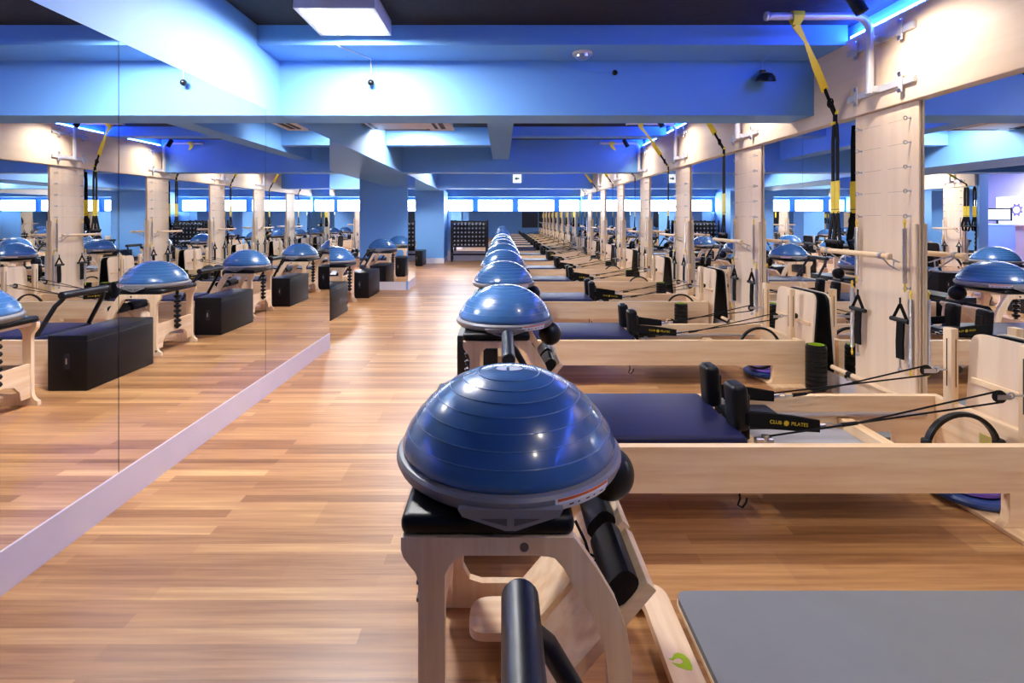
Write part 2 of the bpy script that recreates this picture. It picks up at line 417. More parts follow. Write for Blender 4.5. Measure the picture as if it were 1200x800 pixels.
# ------------------------------------------------------------------ exercise chair
def make_chair():
    t = thing('exercise_chair', '', 'chair')
    outer = [(-0.233, 0.593), (-0.233, 0.566), (-0.228, 0.548), (-0.213, 0.528), (-0.199, 0.512), (-0.193, 0.49), (-0.193, 0.11),
             (-0.199, 0.07), (-0.215, 0.045), (-0.24, 0.03), (-0.24, 0.0), (0.50, 0.0), (0.50, 0.058), (0.42, 0.064), (0.362, 0.088),
             (0.325, 0.14), (0.3085, 0.20), (0.302, 0.26), (0.30, 0.307), (0.29, 0.376), (0.265, 0.445), (0.22, 0.52), (0.172, 0.588), (0.167, 0.593)]
    hole = [(-0.132, 0.14), (-0.132, 0.505), (-0.119, 0.532), (-0.0946, 0.552), (0.073, 0.552), (0.105, 0.55), (0.122, 0.546), (0.142, 0.524),
            (0.181, 0.455), (0.211, 0.406), (0.235, 0.347), (0.243, 0.298), (0.247, 0.25), (0.245, 0.14), (0.225, 0.10), (0.18, 0.085), (-0.07, 0.085), (-0.11, 0.098)]
    for y in (-0.30, 0.272):
        p = G().prism(outer, y, y+0.028, 'y', [hole]).obj('side_panel', M['wood_z'], t)
        yy = y-0.002 if y < 0 else y+0.028
        for bx, bz in ((0.052, 0.572), (-0.19, 0.045)):
            g = G().lathe([(0.0105, 0), (0.0105, 0.003), (0.006, 0.003), (0.006, 0.0015)], 12, (bx, yy, bz), 'y')
            g.obj('bolt', M['bolt'], p)
    # seat
    G().box(-0.236, 0.17, -0.298, 0.298, 0.594, 0.640, 0.018, 3).obj('seat', M['vinyl'], t)
    G().box(-0.20, 0.15, -0.271, 0.271, 0.572, 0.592).obj('seat_board', M['wood_y'], t)
    # rear cross panel with an arched cut-out
    rear = [(-0.271, 0.06), (-0.271, 0.30), (0.271, 0.30), (0.271, 0.06), (0.20, 0.06), (0.19, 0.12), (0.15, 0.165), (0.08, 0.185),
            (-0.08, 0.185), (-0.15, 0.165), (-0.19, 0.12), (-0.20, 0.06)]
    G().prism(rear, -0.19, -0.166, 'x').obj('rear_panel', M['wood_y'], t)
    # front floor rail joining the side runners
    fr = rpoly([(0.37, -0.272), (0.37, -0.30), (0.557, -0.30), (0.557, 0.30), (0.37, 0.30), (0.37, 0.272)], [0, 0, 0.07, 0.07, 0, 0], 8)
    inner = [(0.43, 0.272), (0.458, 0.25), (0.468, 0.21), (0.468, -0.21), (0.458, -0.25), (0.43, -0.272)]
    f = G().prism(fr+inner, 0.034, 0.066, 'z').obj('floor_rail', M['wood_y'], t)
    uv = [(322, 688), (340, 684), (352, 668), (372, 660), (396, 668), (410, 692), (412, 722), (404, 738), (382, 737), (350, 724), (330, 706), (346, 708), (362, 712), (378, 704), (380, 692), (368, 684), (350, 688), (340, 696)]
    G().prism([(0.512+(u-372)*0.00066, -0.019-(v-700)*0.00075) for u, v in uv], 0.0662, 0.067, 'z').obj('logo', M['lime'], f)   # leaf-like curl
    # spring post
    g = G().tube([(-0.208, 0, 0.205), (-0.208, 0, 0.592)], 0.016, 8)
    for i in range(7):
        z = 0.235+i*0.05
        g.lathe([(0.014, z-0.018), (0.030, z-0.014), (0.034, z), (0.030, z+0.014), (0.014, z+0.018)], 10, (-0.208, 0, 0))
        g.box(-0.245, -0.208, -0.012, 0.012, z-0.004, z+0.007)
    g.obj('spring_post', M['plastic_black'], t)
    # two pedals
    ang = math.atan2(0.217, 0.187)
    ca, sa = math.cos(ang), math.sin(ang)
    E = Vector((0.353, 0.0, 0.45)); Lp = 0.53
    B = E-Vector((ca, 0, sa))*Lp
    for y0, y1 in ((-0.245, -0.018), (0.012, 0.245)):
        pl = rpoly([(B.x, B.z), (E.x, E.z), (E.x+0.028*sa, E.z-0.028*ca), (B.x+0.028*sa, B.z-0.028*ca)], 0.004, 2)
        p = G().prism(pl, y0, y1, 'y').obj('pedal', M['wood_x'], t)
        c = E-Vector((ca, 0, sa))*0.056+Vector((-sa, 0, ca))*0.0315
        sec = []
        for i in range(16):
            a = 2*PI*i/16
            u, v = math.cos(a), math.sin(a)
            u = math.copysign(abs(u)**0.7, u)*0.046; v = math.copysign(abs(v)**0.7, v)*0.031
            sec.append((c.x+ca*u-sa*v, c.z+sa*u+ca*v))
        G().prism(sec, y0+0.012, y1-0.012, 'y').obj('foot_pad', M['vinyl'], p)
    G().prism(rpoly([(-0.10, 0.05), (0.20, 0.05), (0.20, 0.20), (-0.10, 0.20)], [0.05, 0.01, 0.01, 0.07], 6), 0.066, 0.092, 'z').obj('hinge_board', M['wood_x'], t)
    G().tube([(B.x+0.01, -0.271, B.z), (B.x+0.01, 0.271, B.z)], 0.011, 10).obj('pivot_bar', M['steel'], t)
    # cord with a ring between pedal and seat
    pts = [(0.19, -0.16, 0.55), (0.215, -0.165, 0.50), (0.222, -0.17, 0.475)]
    g = G().tube(pts, 0.004, 6)
    g.tube([(0.222+0.016*math.cos(a), -0.185+0.016*math.sin(a), 0.47) for a in [2*PI*i/12 for i in range(12)]], 0.003, 6, closed=True)
    g.obj('cord', M['rope'], t)
    return t

def make_dome():
    t = thing('balance_dome', '', 'balance trainer')
    R = 0.3175
    G().lathe([(0.05, 0), (0.275, 0), (0.298, 0.004), (0.310, 0.014), (0.3175, 0.030), (0.3165, 0.040), (0.310, 0.047), (0.298, 0.050), (0.05, 0.050)], 64).obj('platform', M['platform'], t)
    def prof(r): # dome height at radius
        return 0.05+0.190*(1-(r/0.300)**2.3)**0.80 if r < 0.300 else 0.05
    rad = [0.300*math.sin(PI/2*i/40) for i in range(41)]
    rings_at = [0.285, 0.262, 0.235, 0.203, 0.168, 0.130, 0.088]
    P = []
    for r in sorted(set([round(x, 5) for x in rad if x > 0.004])):
        P.append((r, prof(r)))
    P = [(0.296, 0.048), (0.3005, 0.056), (0.3005, 0.066)] + [(r*1.0, h+0.016) for r, h in reversed(P) if r < 0.2995]
    d = G().lathe(P, 64).obj('dome', M['dome'], t)
    for rr in rings_at:
        h = prof(rr)+0.016
        G().tube([(rr*math.cos(a), rr*math.sin(a), h) for a in [2*PI*i/56 for i in range(56)]], 0.0016, 5, closed=True).obj('ridge', M['dome_line'], d)
    top = prof(0.03)+0.0165
    e1 = [(-0.006, -0.020)] + [(-0.006-0.030*math.sin(a), -0.020*math.cos(a)) for a in [PI*i/10 for i in range(11)]] + [(-0.006, 0.02)]
    e2 = [(0.002+0.038*math.sin(a), -0.020*math.cos(a)) for a in [PI*i/12 for i in range(13)]]
    lm = G()
    for poly in (e1[1:-1], e2): lm.prism([(a, b) for a, b in poly], top, top+0.0012, 'z')
    lm.obj('logo', M['print_white'], d)
    # grip hanging at the near edge
    hd = G().prism([(-0.12, 0.028), (0.12, 0.028), (0.11, 0.012), (0.06, -0.004), (0.012, -0.020), (-0.012, -0.020), (-0.06, -0.004), (-0.11, 0.012)], -0.3195, -0.2995, 'y')
    h = hd.obj('grip', M['platform'], t)
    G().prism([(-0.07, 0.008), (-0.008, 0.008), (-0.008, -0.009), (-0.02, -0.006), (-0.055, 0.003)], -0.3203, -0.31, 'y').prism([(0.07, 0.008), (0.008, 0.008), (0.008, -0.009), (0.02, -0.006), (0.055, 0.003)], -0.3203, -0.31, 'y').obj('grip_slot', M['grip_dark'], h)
    # warning sticker wrapped on the rim
    a0, a1 = math.radians(-90+19), math.radians(-90+50)
    st = G().lathe([(0.3105, 0.010), (0.3186, 0.0295), (0.3186, 0.031), (0.3176, 0.041)], 16, a0=a0, a1=a1, cap=False).obj('sticker', M['print_white'], t)
    G().lathe([(0.3189, 0.0340), (0.3182, 0.0405)], 16, a0=a0+0.02, a1=a1-0.01, cap=False).obj('sticker_band', M['print_orange'], st)
    g = G()
    for i in range(6):
        b0 = a0+0.04+i*0.08
        g.lathe([(0.3155, 0.0195), (0.3172, 0.0240)], 2, a0=b0, a1=b0+0.02+0.02*(i % 2), cap=False)
    g.obj('sticker_print', M['print_dark'], st)
    return t

def make_ball():
    o = G().sphere((0, 0, 0.077), 0.077, 32, 18).obj('weighted_ball', M['rubber'])
    tag(o, '', 'ball'); return o

def make_box():
    t = thing('padded_box', '', 'box')
    G().box(-0.155, 0.155, -0.38, 0.38, 0.0, 0.43, 0.012, 2).obj('body', M['vinyl'], t)
    g = G().box(-0.156, 0.156, -0.381, 0.381, 0.385, 0.388, 0.001, 1).obj('seam', M['rubber'], t)
    for s in (-1, 1):
        h = G().prism(rpoly([(-0.022, 0.17), (0.022, 0.17), (0.022, 0.29), (-0.022, 0.29)], 0.02, 4), s*0.383-0.002, s*0.383+0.002, 'y').obj('hand_slot', M['print_dark'], t)
        G().box(-0.005, 0.005, s*0.388-0.003, s*0.388+0.003, 0.21, 0.255, 0.002, 1).obj('pull', M['steel'], h)
    return t

# ------------------------------------------------------------------ reformer
def text_obj(body, size, m, parent, loc, rot, name, ext=0.0006):
    cu = bpy.data.curves.new(name, 'FONT'); cu.body = body; cu.size = size; cu.extrude = ext
    cu.align_x = 'CENTER'; cu.align_y = 'CENTER'; cu.materials.append(m)
    o = bpy.data.objects.new(name, cu); C.objects.link(o); o.parent = parent
    o.location = loc; o.rotation_euler = rot
    bpy.context.view_layer.update()
    me = bpy.data.meshes.new_from_object(o.evaluated_get(bpy.context.evaluated_depsgraph_get()))
    q = bpy.data.objects.new(name, me); C.objects.link(q); q.parent = parent; q.location = loc; q.rotation_euler = rot
    bpy.data.objects.remove(o); q.name = name
    return q

def make_reformer():
    t = thing('pilates_reformer', '', 'exercise machine')
    Z0, Z1 = 0.168, 0.363
    for s in (-1, 1):
        y0, y1 = (-0.335, -0.295) if s < 0 else (0.295, 0.335)
        # rail with legs: one long side board, feet at both ends
        ol = [(0.03, Z1), (0.03, 0.021), (0.27, 0.021), (0.255, 0.045), (0.25, 0.08), (0.25, Z0), (2.15, Z0), (2.15, 0.08), (2.143, 0.045), (2.12, 0.021),
              (2.40, 0.021), (2.40, Z1)]
        G().prism(ol, y0, y1, 'y').obj('side_rail', M['wood_x'], t)
        ya, yb = (-0.2945, -0.268) if s < 0 else (0.268, 0.2945)
        G().box(0.08, 2.30, ya, yb, 0.262, 0.277, 0.002, 1).obj('track', M['alu'], t)
        # riser with slot, eyebolt, knob
        r = G().box(2.345, 2.385, s*0.20-0.026, s*0.20+0.026, Z1-0.03, 0.755, 0.004, 2).obj('riser', M['wood_z'], t)
        G().box(2.343, 2.387, s*0.20-0.0025, s*0.20+0.0025, 0.45, 0.70).box(2.367, 2.371, s*0.20-0.0275, s*0.20+0.0275, 0.45, 0.70).obj('slot', M['slot'], r)
        G().lathe([(0.010, 2.386), (0.022, 2.388), (0.024, 2.398), (0.020, 2.412), (0.004, 2.414)], 16, (0, s*0.20, 0.535), 'x').obj('knob', M['plastic_black'], r)
        g = G().tube([(2.343, s*0.20, 0.535), (2.30, s*0.20, 0.535)], 0.005, 8)
        g.tube([(2.288+0.013*math.cos(a), s*0.20, 0.535+0.013*math.sin(a)) for a in [2*PI*i/14 for i in range(14)]], 0.004, 6, closed=True)
        g.obj('eyebolt', M['steel'], r)
        # pulley
        pu = G().lathe([(0.006, -0.009), (0.027, -0.008), (0.022, 0), (0.027, 0.008), (0.006, 0.009)], 18, (2.235, s*0.20, 0.530), 'y').obj('pulley', M['plastic_black'], t)
        G().box(2.215, 2.278, s*0.20-0.013, s*0.20-0.010, 0.520, 0.542, 0.001, 1).box(2.215, 2.278, s*0.20+0.010, s*0.20+0.013, 0.520, 0.542, 0.001, 1).obj('pulley_cheek', M['steel'], pu)
    G().box(0.03, 0.07, -0.294, 0.294, Z0, Z1-0.002).obj('foot_board', M['wood_y'], t)
    hb = G().box(2.36, 2.398, -0.294, 0.294, 0.06, Z1-0.001, 0.002, 1).obj('head_board', M['wood_y'], t)
    G().box(2.356, 2.361, -0.10, 0.03, 0.225, 0.275, 0.001, 1).obj('name_plate', M['brass'], hb)
    G().box(1.83, 1.89, -0.294, 0.294, Z0+0.005, 0.25).obj('cross_member', M['wood_y'], t)
    G().box(1.25, 1.95, -0.266, 0.266, 0.19, 0.20).obj('deck_panel', M['slat'], t)
    G().box(2.12, 2.445, -0.42, 0.345, 0.0, 0.020, 0.002, 1).obj('base_board', M['wood_y'], t)
    G().box(0.0, 0.28, -0.345, 0.345, 0.0, 0.020, 0.002, 1).obj('base_board', M['wood_y'], t)
    # foot bar
    fb = G().tube([(0.03, -0.235, 0.705), (0.03, 0.235, 0.705)], 0.031, 20)
    for s in (-1, 1): fb.lathe([(0.031, s*0.235), (0.027, s*0.243), (0.012, s*0.246)], 20, (0.03, 0, 0.705), 'y')
    fb = fb.obj('foot_bar', M['foam'], t)
    for s in (-1, 1):
        G().tube([(0.035, s*0.20, 0.690), (0.05, s*0.225, 0.655), (0.075, s*0.245, 0.62), (0.21, s*0.262, 0.385), (0.235, s*0.262, 0.335)], [0.017, 0.018, 0.018, 0.018, 0.018], 12).obj('bar_arm', M['black_metal'], fb)
        G().lathe([(0.03, -0.011), (0.032, 0), (0.03, 0.011)], 18, (0.235, s*0.281, 0.335), 'y').obj('pivot', M['steel'], fb)
    # carriage
    ca = G().box(0.20, 1.16, -0.29, 0.29, 0.285, 0.326, 0.005, 1).obj('carriage', M['wood_x'], t)
    pad = G().box(0.19, 1.07, -0.287, 0.287, 0.327, 0.386, 0.022, 4).obj('carriage_pad', M['vinyl_blue_sheen'], ca)
    for s in (-1, 1):
        b = G().box(1.04, 1.115, s*0.15-0.058, s*0.15+0.058, 0.370, 0.580, 0.026, 4, Matrix.Rotation(math.radians(-4), 3, 'Y')).obj('shoulder_rest', M['vinyl'], ca)
        G().box(1.112, 1.125, s*0.15-0.03, s*0.15+0.03, 0.33, 0.53, 0.003, 1).obj('post', M['black_metal'], ca)
    G().box(1.09, 1.34, -0.10, 0.10, 0.352, 0.392, 0.016, 3).obj('headrest', M['vinyl'], ca)
    G().box(1.08, 1.30, -0.06, 0.06, 0.327, 0.352).obj('headrest_bracket', M['black_metal'], ca)
    # strap loops laid over the shoulder posts, running to the ropes
    for s in (-1, 1):
        y = s*0.195
        st = G().ribbon([(1.10, y-0.02, 0.435), (1.16, y-0.012, 0.425), (1.25, y, 0.415), (1.36, y+0.004, 0.400), (1.43, y, 0.396)], [0.055, 0.066, 0.066, 0.056, 0.052], 0.010, (0, 0.12, 1))
        st.ribbon([(1.10, y+0.025, 0.430), (1.20, y+0.028, 0.420), (1.32, y+0.02, 0.408), (1.43, y+0.004, 0.396)], [0.05, 0.055, 0.055, 0.05], 0.010, (0, 0.1, 1))
        st.ribbon([(1.10, y-0.02, 0.435), (1.085, y+0.0, 0.435), (1.10, y+0.025, 0.430)], 0.05, 0.008, (0, 0, 1))
        st = st.obj('strap_loop', M['webbing'], t)
        if s < 0:
            for word, xx in (('CLUB', 1.227), ('PILATES', 1.334)):
                text_obj(word, 0.022, M['gold'], st, (xx, y-0.0125, 0.4135-(xx-1.2745)*0.095), (PI/2, math.radians(5.4), 0), 'strap_lettering')
            g = G(); cx, cz = 1.2745, 0.4135
            g.prism([(cx+(0.0135 if i % 2 else 0.0095)*math.cos(2*PI*i/20), cz+(0.0135 if i % 2 else 0.0095)*math.sin(2*PI*i/20)) for i in range(20)], y-0.0132, y-0.0120, 'y')
            g.obj('emblem', M['gold'], st)
        hd = G().tube([(1.43, y, 0.396), (1.455, y, 0.397)], 0.012, 8)
        hd.tube([(1.475+0.018*math.cos(a), y, 0.398+0.012*math.sin(a)) for a in [2*PI*i/12 for i in range(12)]], 0.0035, 6, closed=True)
        hd.tube([(1.492, y, 0.399), (1.53, y, 0.402)], 0.005, 6)
        hd.obj('buckle', M['steel'], t)
        G().tube([(1.53, y, 0.402), (1.60, y, 0.410)], [0.010, 0.008], 8).tube([(1.60, y, 0.410), (2.235, s*0.20, 0.556)], 0.0042, 6).tube(
            [(2.235+0.026*math.sin(a), s*0.20, 0.530+0.026*math.cos(a)) for a in [PI*i/8 for i in range(9)]], 0.0042, 6).tube(
            [(2.235, s*0.20, 0.504), (1.18, s*0.235, 0.368)], 0.0042, 6).obj('rope', M['rope'], t)
        g = G().box(1.12, 1.20, s*0.235-0.014, s*0.235+0.014, 0.335, 0.362, 0.004, 1)
        g.lathe([(0.008, 0.345), (0.017, 0.348), (0.017, 0.372), (0.008, 0.375)], 12, (1.165, s*0.235, 0))
        g.obj('cord_cleat', M['steel'], ca)
    # loose spring cord under the frame
    G().tube([(1.02, -0.30, 0.166), (1.022, -0.305, 0.13), (1.01, -0.31, 0.105), (1.03, -0.31, 0.095), (1.045, -0.31, 0.115), (1.05, -0.308, 0.135)], 0.004, 6).obj('pull_cord', M['rope'], t)
    return t

# ------------------------------------------------------------------ things at the tower end
def make_tower():
    t = thing('wooden_tower', '', 'exercise tower')
    X = 2.518
    p = G().box(X, X+0.014, -0.28, 0.28, 0.022, 2.045, 0.002, 1).obj('panel', M['ply_lines'], t)
    G().box(X-0.02, X-0.0005, -0.279, -0.25, 0.022, 1.30, 0.004, 1).obj('edge_batten', M['ply'], t)
    G().box(X-0.06, X+0.014, -0.285, 0.285, 0.0, 0.021, 0.002, 1).obj('plinth', M['wood_y'], t)
    for s in (-1, 1):
        for z in (1.95, 1.80, 1.65, 1.50, 1.345, 0.90, 0.70):
            e = G().tube([(X, s*0.215, z), (X-0.022, s*0.215, z)], 0.0045, 6)
            e.tube([(X-0.032+0.011*math.cos(a), s*0.215, z+0.011*math.sin(a)) for a in [2*PI*i/12 for i in range(12)]], 0.0032, 6, closed=True)
            e.lathe([(0.009, X-0.002), (0.009, X-0.0002)], 8, (0, s*0.215, z), 'x')
            e.obj('eyebolt', M['steel'], p)
    def spring(y, za, zb, x=X-0.036):
        prof = []
        nn = int((za-zb)/0.0085)
        for i in range(nn+1):
            z = zb+(za-zb)*i/nn
            prof += [(0.0105, z), (0.0128, z+(za-zb)/nn*0.5)]
        s_ = G().lathe(prof[:-1], 10, (x, y, 0)).obj('spring', M['steel'], t)
        for zz, d in ((za, 1), (zb, -1)):
            G().tube([(x, y, zz), (x, y, zz+d*0.02), (x+0.002, y+0.008, zz+d*0.035), (x, y, zz+d*0.05), (x-0.002, y-0.008, zz+d*0.035), (x, y, zz+d*0.022)], 0.0055, 6).obj('clip', M['clip'], s_)
    for s in (-1, 1):
        spring(s*0.215, 1.27, 0.93)
        spring(s*0.262, 0.84, 0.42)
        # webbing hand loop with a foam grip
        y = s*0.19; x = X-0.045
        h = G().ribbon([(x, y, 0.80), (x, y-0.05, 0.715), (x, y-0.052, 0.705)], 0.02, 0.004, (1, 0, 0))
        h.ribbon([(x, y, 0.80), (x, y+0.05, 0.715), (x, y+0.052, 0.705)], 0.02, 0.004, (1, 0, 0))
        h.ribbon([(x, y-0.005, 0.69), (x-0.002, y, 0.56), (x, y, 0.46)], 0.055, 0.012, (0, 1, 0))
        h.tube([(x, y, 0.84), (x, y, 0.80)], 0.005, 6)
        h = h.obj('hand_loop', M['webbing'], t)
        G().tube([(x, y-0.072, 0.70), (x, y+0.072, 0.70)], 0.015, 12).obj('grip', M['foam'], h)
        G().tube([(x, y, 0.46), (x, y, 0.40)], 0.006, 6).sphere((x, y, 0.39), 0.014, 10, 6).obj('buckle', M['steel'], h)
    # wooden bar resting in two low brackets
    b = G().tube([(X-0.075, -0.30, 0.235), (X-0.075, 0.42, 0.235)], 0.017, 14).obj('lower_bar', M['wood_y'], t)
    G().lathe([(0.0178, 0.20), (0.0178, 0.25)], 14, (X-0.075, 0, 0.235), 'y').obj('band', M['vinyl'], b)
    for y in (-0.20, 0.22):
        G().box(X-0.098, X-0.0005, y-0.012, y+0.012, 0.195, 0.218, 0.002, 1).obj('bracket', M['steel'], t)
    return t

def make_rollbar():
    t = thing('roll_down_bar', '', 'exercise bar')
    x, z = 2.31, 1.105
    b = G().tube([(x, -0.30, z), (x, 0.30, z)], 0.017, 16)
    for s in (-1, 1): b.lathe([(0.017, s*0.30), (0.020, s*0.302), (0.021, s*0.318), (0.016, s*0.325), (0.004, s*0.326)], 16, (x, 0, z), 'y')
    b.obj('bar', M['wood_y'], t)
    for s in (-1, 1):
        g = G().tube([(x+0.005, s*0.255, z), (x+0.07, s*0.235, z-0.02), (2.445, s*0.22, z-0.045)], 0.0045, 6)
        g.tube([(x+0.005, s*0.255, z-0.012), (x+0.06, s*0.235, z-0.06), (2.445, s*0.22, z-0.095)], 0.0045, 6)
        g.tube([(2.41, s*0.222, z-0.037), (2.405, s*0.222, z-0.085)], 0.004, 6)
        g.lathe([(0.0215, s*0.255-0.012), (0.0215, s*0.255+0.012)], 14, (x, 0, z), 'y')
        g.obj('link', M['steel'], t)
    return t

def make_bracket():
    t = thing('tube_bracket', '', 'mounting bracket')
    X = 2.49
    for z in (2.50, 2.175):
        G().box(X-0.022, X-0.001, -0.30, 0.30, z-0.022, z+0.022, 0.003, 1).obj('flat_bar', M['silver'], t)
        for y in (-0.20, 0.20):
            pl = G().box(X-0.028, X-0.0225, y-0.018, y+0.018, z-0.065, z+0.065, 0.002, 1).obj('cross_plate', M['silver'], t)
            for dz in (-0.052, 0.052):
                G().lathe([(0.014, X-0.034), (0.014, X-0.029)], 8, (0, y, z+dz), 'x').obj('bolt', M['steel'], pl)
    path = [(2.42, 0, 2.15), (2.42, 0, 2.56)] + [(2.42-0.10*(1-math.cos(a)), 0, 2.56+0.10*math.sin(a)) for a in [PI/2*i/8 for i in range(1, 9)]] + [(1.76, 0, 2.66)]
    G().tube(path, 0.024, 18).lathe([(0.024, 1.755), (0.029, 1.753), (0.029, 1.735), (0.02, 1.733)], 18, (0, 0, 2.66), 'x').obj('tube', M['silver'], t)
    for z in (2.50, 2.175):
        G().box(2.42, X-0.022, -0.028, 0.028, z-0.02, z+0.02, 0.002, 1).obj('clamp', M['silver'], t)
    return t

def make_trx():
    t = thing('suspension_trainer', '', 'suspension strap')
    a = Vector((1.94, 0.0, 2.636)); hk = Vector((2.452, 0.40, 2.09))
    d = hk-a
    G().ribbon([a+Vector((0, 0.0, 0.054)), a+Vector((0, 0.026, 0.048)), a+Vector((0, 0.034, 0.02)), a+Vector((0.0, 0.008, -0.03)), a+d*0.20, a+d*0.45, a+d*0.72], [0.075, 0.075, 0.075, 0.05, 0.022, 0.050, 0.056], 0.004,
               [(1, 0, 0), (1, 0, 0), (1, 0, 0), (1, 0, 0), (1, 0.2, 0.2), (1, 0.1, 0.3), (1, 0.1, 0.3)]).ribbon(
               [a+Vector((0, 0.0, 0.054)), a+Vector((0, -0.026, 0.048)), a+Vector((0, -0.034, 0.02)), a+Vector((0, -0.024, -0.006)), a+Vector((0.0, 0.004, -0.03))], [0.075, 0.075, 0.075, 0.06, 0.05], 0.004, (1, 0, 0)).obj('anchor_strap', M['yellow'], t)
    g = G().tube([a+d*0.70, a+d*0.80, a+d*0.90], 0.012, 8)
    g.tube([a+d*0.86+Vector((0.0, 0.03*math.cos(q), 0.03*math.sin(q))) for q in [2*PI*i/12 for i in range(12)]], 0.006, 6, closed=True)
    g.ribbon([a+d*0.84, a+d*0.93+Vector((0.0, 0, 0.0)), hk, hk+Vector((0, 0, -0.10))], 0.036, 0.012, (0, 1, 0))
    g.obj('locking_loop', M['webbing'], t)
    G().box(hk.x-0.02, hk.x-0.006, hk.y-0.055, hk.y-0.022, hk.z+0.0, hk.z+0.028, 0.004, 1).box(hk.x-0.02, hk.x-0.006, hk.y-0.02, hk.y+0.03, hk.z-0.07, hk.z-0.05, 0.004, 1).obj('tab', M['yellow'], t)
    for s in (-1, 1):
        y = hk.y+s*0.034; x = hk.x+s*0.006
        st = G().ribbon([(x, y-s*0.01, 2.02), (x, y, 1.90), (x, y, 1.60)], 0.050, 0.005, (0.2, 1, 0)).obj('strap', M['webbing'], t)
        G().ribbon([(x, y, 1.605), (x, y, 1.37)], 0.060, 0.009, (0.2, 1, 0)).obj('strap_sleeve', M['yellow'], st)
        G().ribbon([(x, y, 1.395), (x, y, 1.40)], 0.061, 0.011, (0.2, 1, 0)).obj('stitching', M['print_dark'], st)
        h = G().ribbon([(x, y, 1.375), (x-0.015, y-0.045, 1.22), (x-0.015, y-0.055, 1.16)], 0.05, 0.007, (0.3, 1, 0.2))
        h.ribbon([(x, y, 1.375), (x, y+0.035, 1.22), (x, y+0.05, 1.16)], 0.05, 0.007, (0.3, 1, 0.2))
        h.ribbon([(x-0.01, y-0.055, 1.165), (x-0.012, y-0.03, 1.06), (x-0.012, y+0.02, 1.05), (x-0.005, y+0.05, 1.16)], 0.04, 0.006, (1, 0, 0))
        h = h.obj('foot_cradle', M['webbing'], t)
        G().tube([(x-0.012, y-0.075, 1.16), (x-0.008, y+0.07, 1.16)], 0.016, 10).obj('grip', M['foam'], h)
    return t

def make_jump():
    t = thing('jump_board', '', 'exercise board')
    # local: board in the y-z plane leaning to +x at the top
    ang = math.atan2(0.05, 0.71); R = Matrix.Rotation(ang, 4, 'Y')
    out = rpoly([(-0.35, 0.0), (0.20, 0.0), (0.20, 0.715), (-0.35, 0.715)], [0.02, 0.02, 0.075, 0.075], 7)
    def place(o):
        o.data.transform(R); return o
    place(G().prism(out, 0, 0.016, 'x').obj('panel', M['ply'], t))
    out2 = rpoly([(-0.345, 0.05), (0.195, 0.05), (0.195, 0.712), (-0.345, 0.712)], [0.02, 0.02, 0.075, 0.075], 7)
    place(G().prism(out2, 0.0165, 0.036, 'x').obj('pad', M['vinyl'], t))
    place(G().box(-0.016, 0, -0.32, 0.17, 0.455, 0.485, 0.003, 1).obj('cleat', M['wood_y'], t))
    return t

def make_ring():
    t = thing('pilates_ring', '', 'exercise ring')
    r = 0.168
    G().rings([[Vector(((r+dr)*math.cos(a), dy, r+0.012+(r+dr)*math.sin(a))) for dr, dy in ((-0.009, -0.013), (0.008, -0.013), (0.011, 0), (0.008, 0.013), (-0.009, 0.013), (-0.011, 0))] for a in [2*PI*i/40 for i in range(40)]], closed=True).obj('hoop', M['rubber'], t)
    for s in (-1, 1):
        G().box(s*(r-0.0)-0.016, s*(r-0.0)+0.024 if s > 0 else s*r+0.016, -0.022, 0.022, r+0.012-0.055, r+0.012+0.055, 0.012, 3).obj('grip_pad', M['foam'], t)
    return t

def make_roller():
    t = thing('foam_roller', '', 'foam roller')
    prof = [(0.055, 0.0), (0.068, 0.002)]
    for i in range(9):
        z = 0.008+i*0.0365
        prof += [(0.0725, z), (0.0725, z+0.026), (0.066, z+0.029), (0.066, z+0.034)]
    prof += [(0.068, 0.338), (0.055, 0.340), (0.054, 0.02)]
    G().lathe(prof, 28, cap=False).obj('sleeve', M['rubber'], t)
    G().lathe([(0.0535, 0.004), (0.0535, 0.3415), (0.047, 0.3415), (0.047, 0.31), (0.001, 0.308)], 28, cap=False).obj('core', M['roller_green'], t)
    return t

def make_disc():
    t = thing('rotator_disc', '', 'exercise disc')
    G().lathe([(0.03, 0.0), (0.155, 0.0), (0.168, 0.008), (0.168, 0.022), (0.155, 0.032), (0.03, 0.034)], 36).obj('base', M['disc_blue'], t)
    G().lathe([(0.02, 0.035), (0.112, 0.035), (0.120, 0.042), (0.112, 0.050), (0.02, 0.052)], 36).obj('top', M['disc_purple'], t)
    return t

def make_mat():
    t = thing('floor_mat', '', 'mat')
    G().prism(rpoly([(0.60, -0.34), (2.40, -0.34), (2.40, 0.31), (0.60, 0.31)], 0.045, 5), 0.001, 0.012, 'z').obj('backing', M['wood_x'], t)
    G().prism(rpoly([(0.604, -0.336), (2.396, -0.336), (2.396, 0.306), (0.604, 0.306)], 0.04, 5), 0.012, 0.034, 'z').obj('cushion', M['mat_grey'], t)
    return t

def make_spot():
    t = thing('spotlight', '', 'spotlight')
    G().tube([(0, 0, CEIL-0.001), (0, 0, CEIL-0.03)], 0.045, 16).tube([(0, 0, CEIL-0.03), (0, 0, 2.66)], 0.010, 8).obj('stem', M['black_metal'], t)
    d = Vector((0.35, -0.14, -0.75)).normalized(); c = Vector((0, 0, 2.63))
    G().tube([c-d*0.05, c-d*0.045, c+d*0.085, c+d*0.09], [0.030, 0.036, 0.036, 0.036], 20, cap=False).tube([c-d*0.05, c-d*0.0495], 0.03, 20).obj('can', M['black_metal'], t)
    G().tube([c+d*0.025, c+d*0.026], 0.0345, 20).obj('lens', M['lens'], t)
    return t, c+d*0.10, d

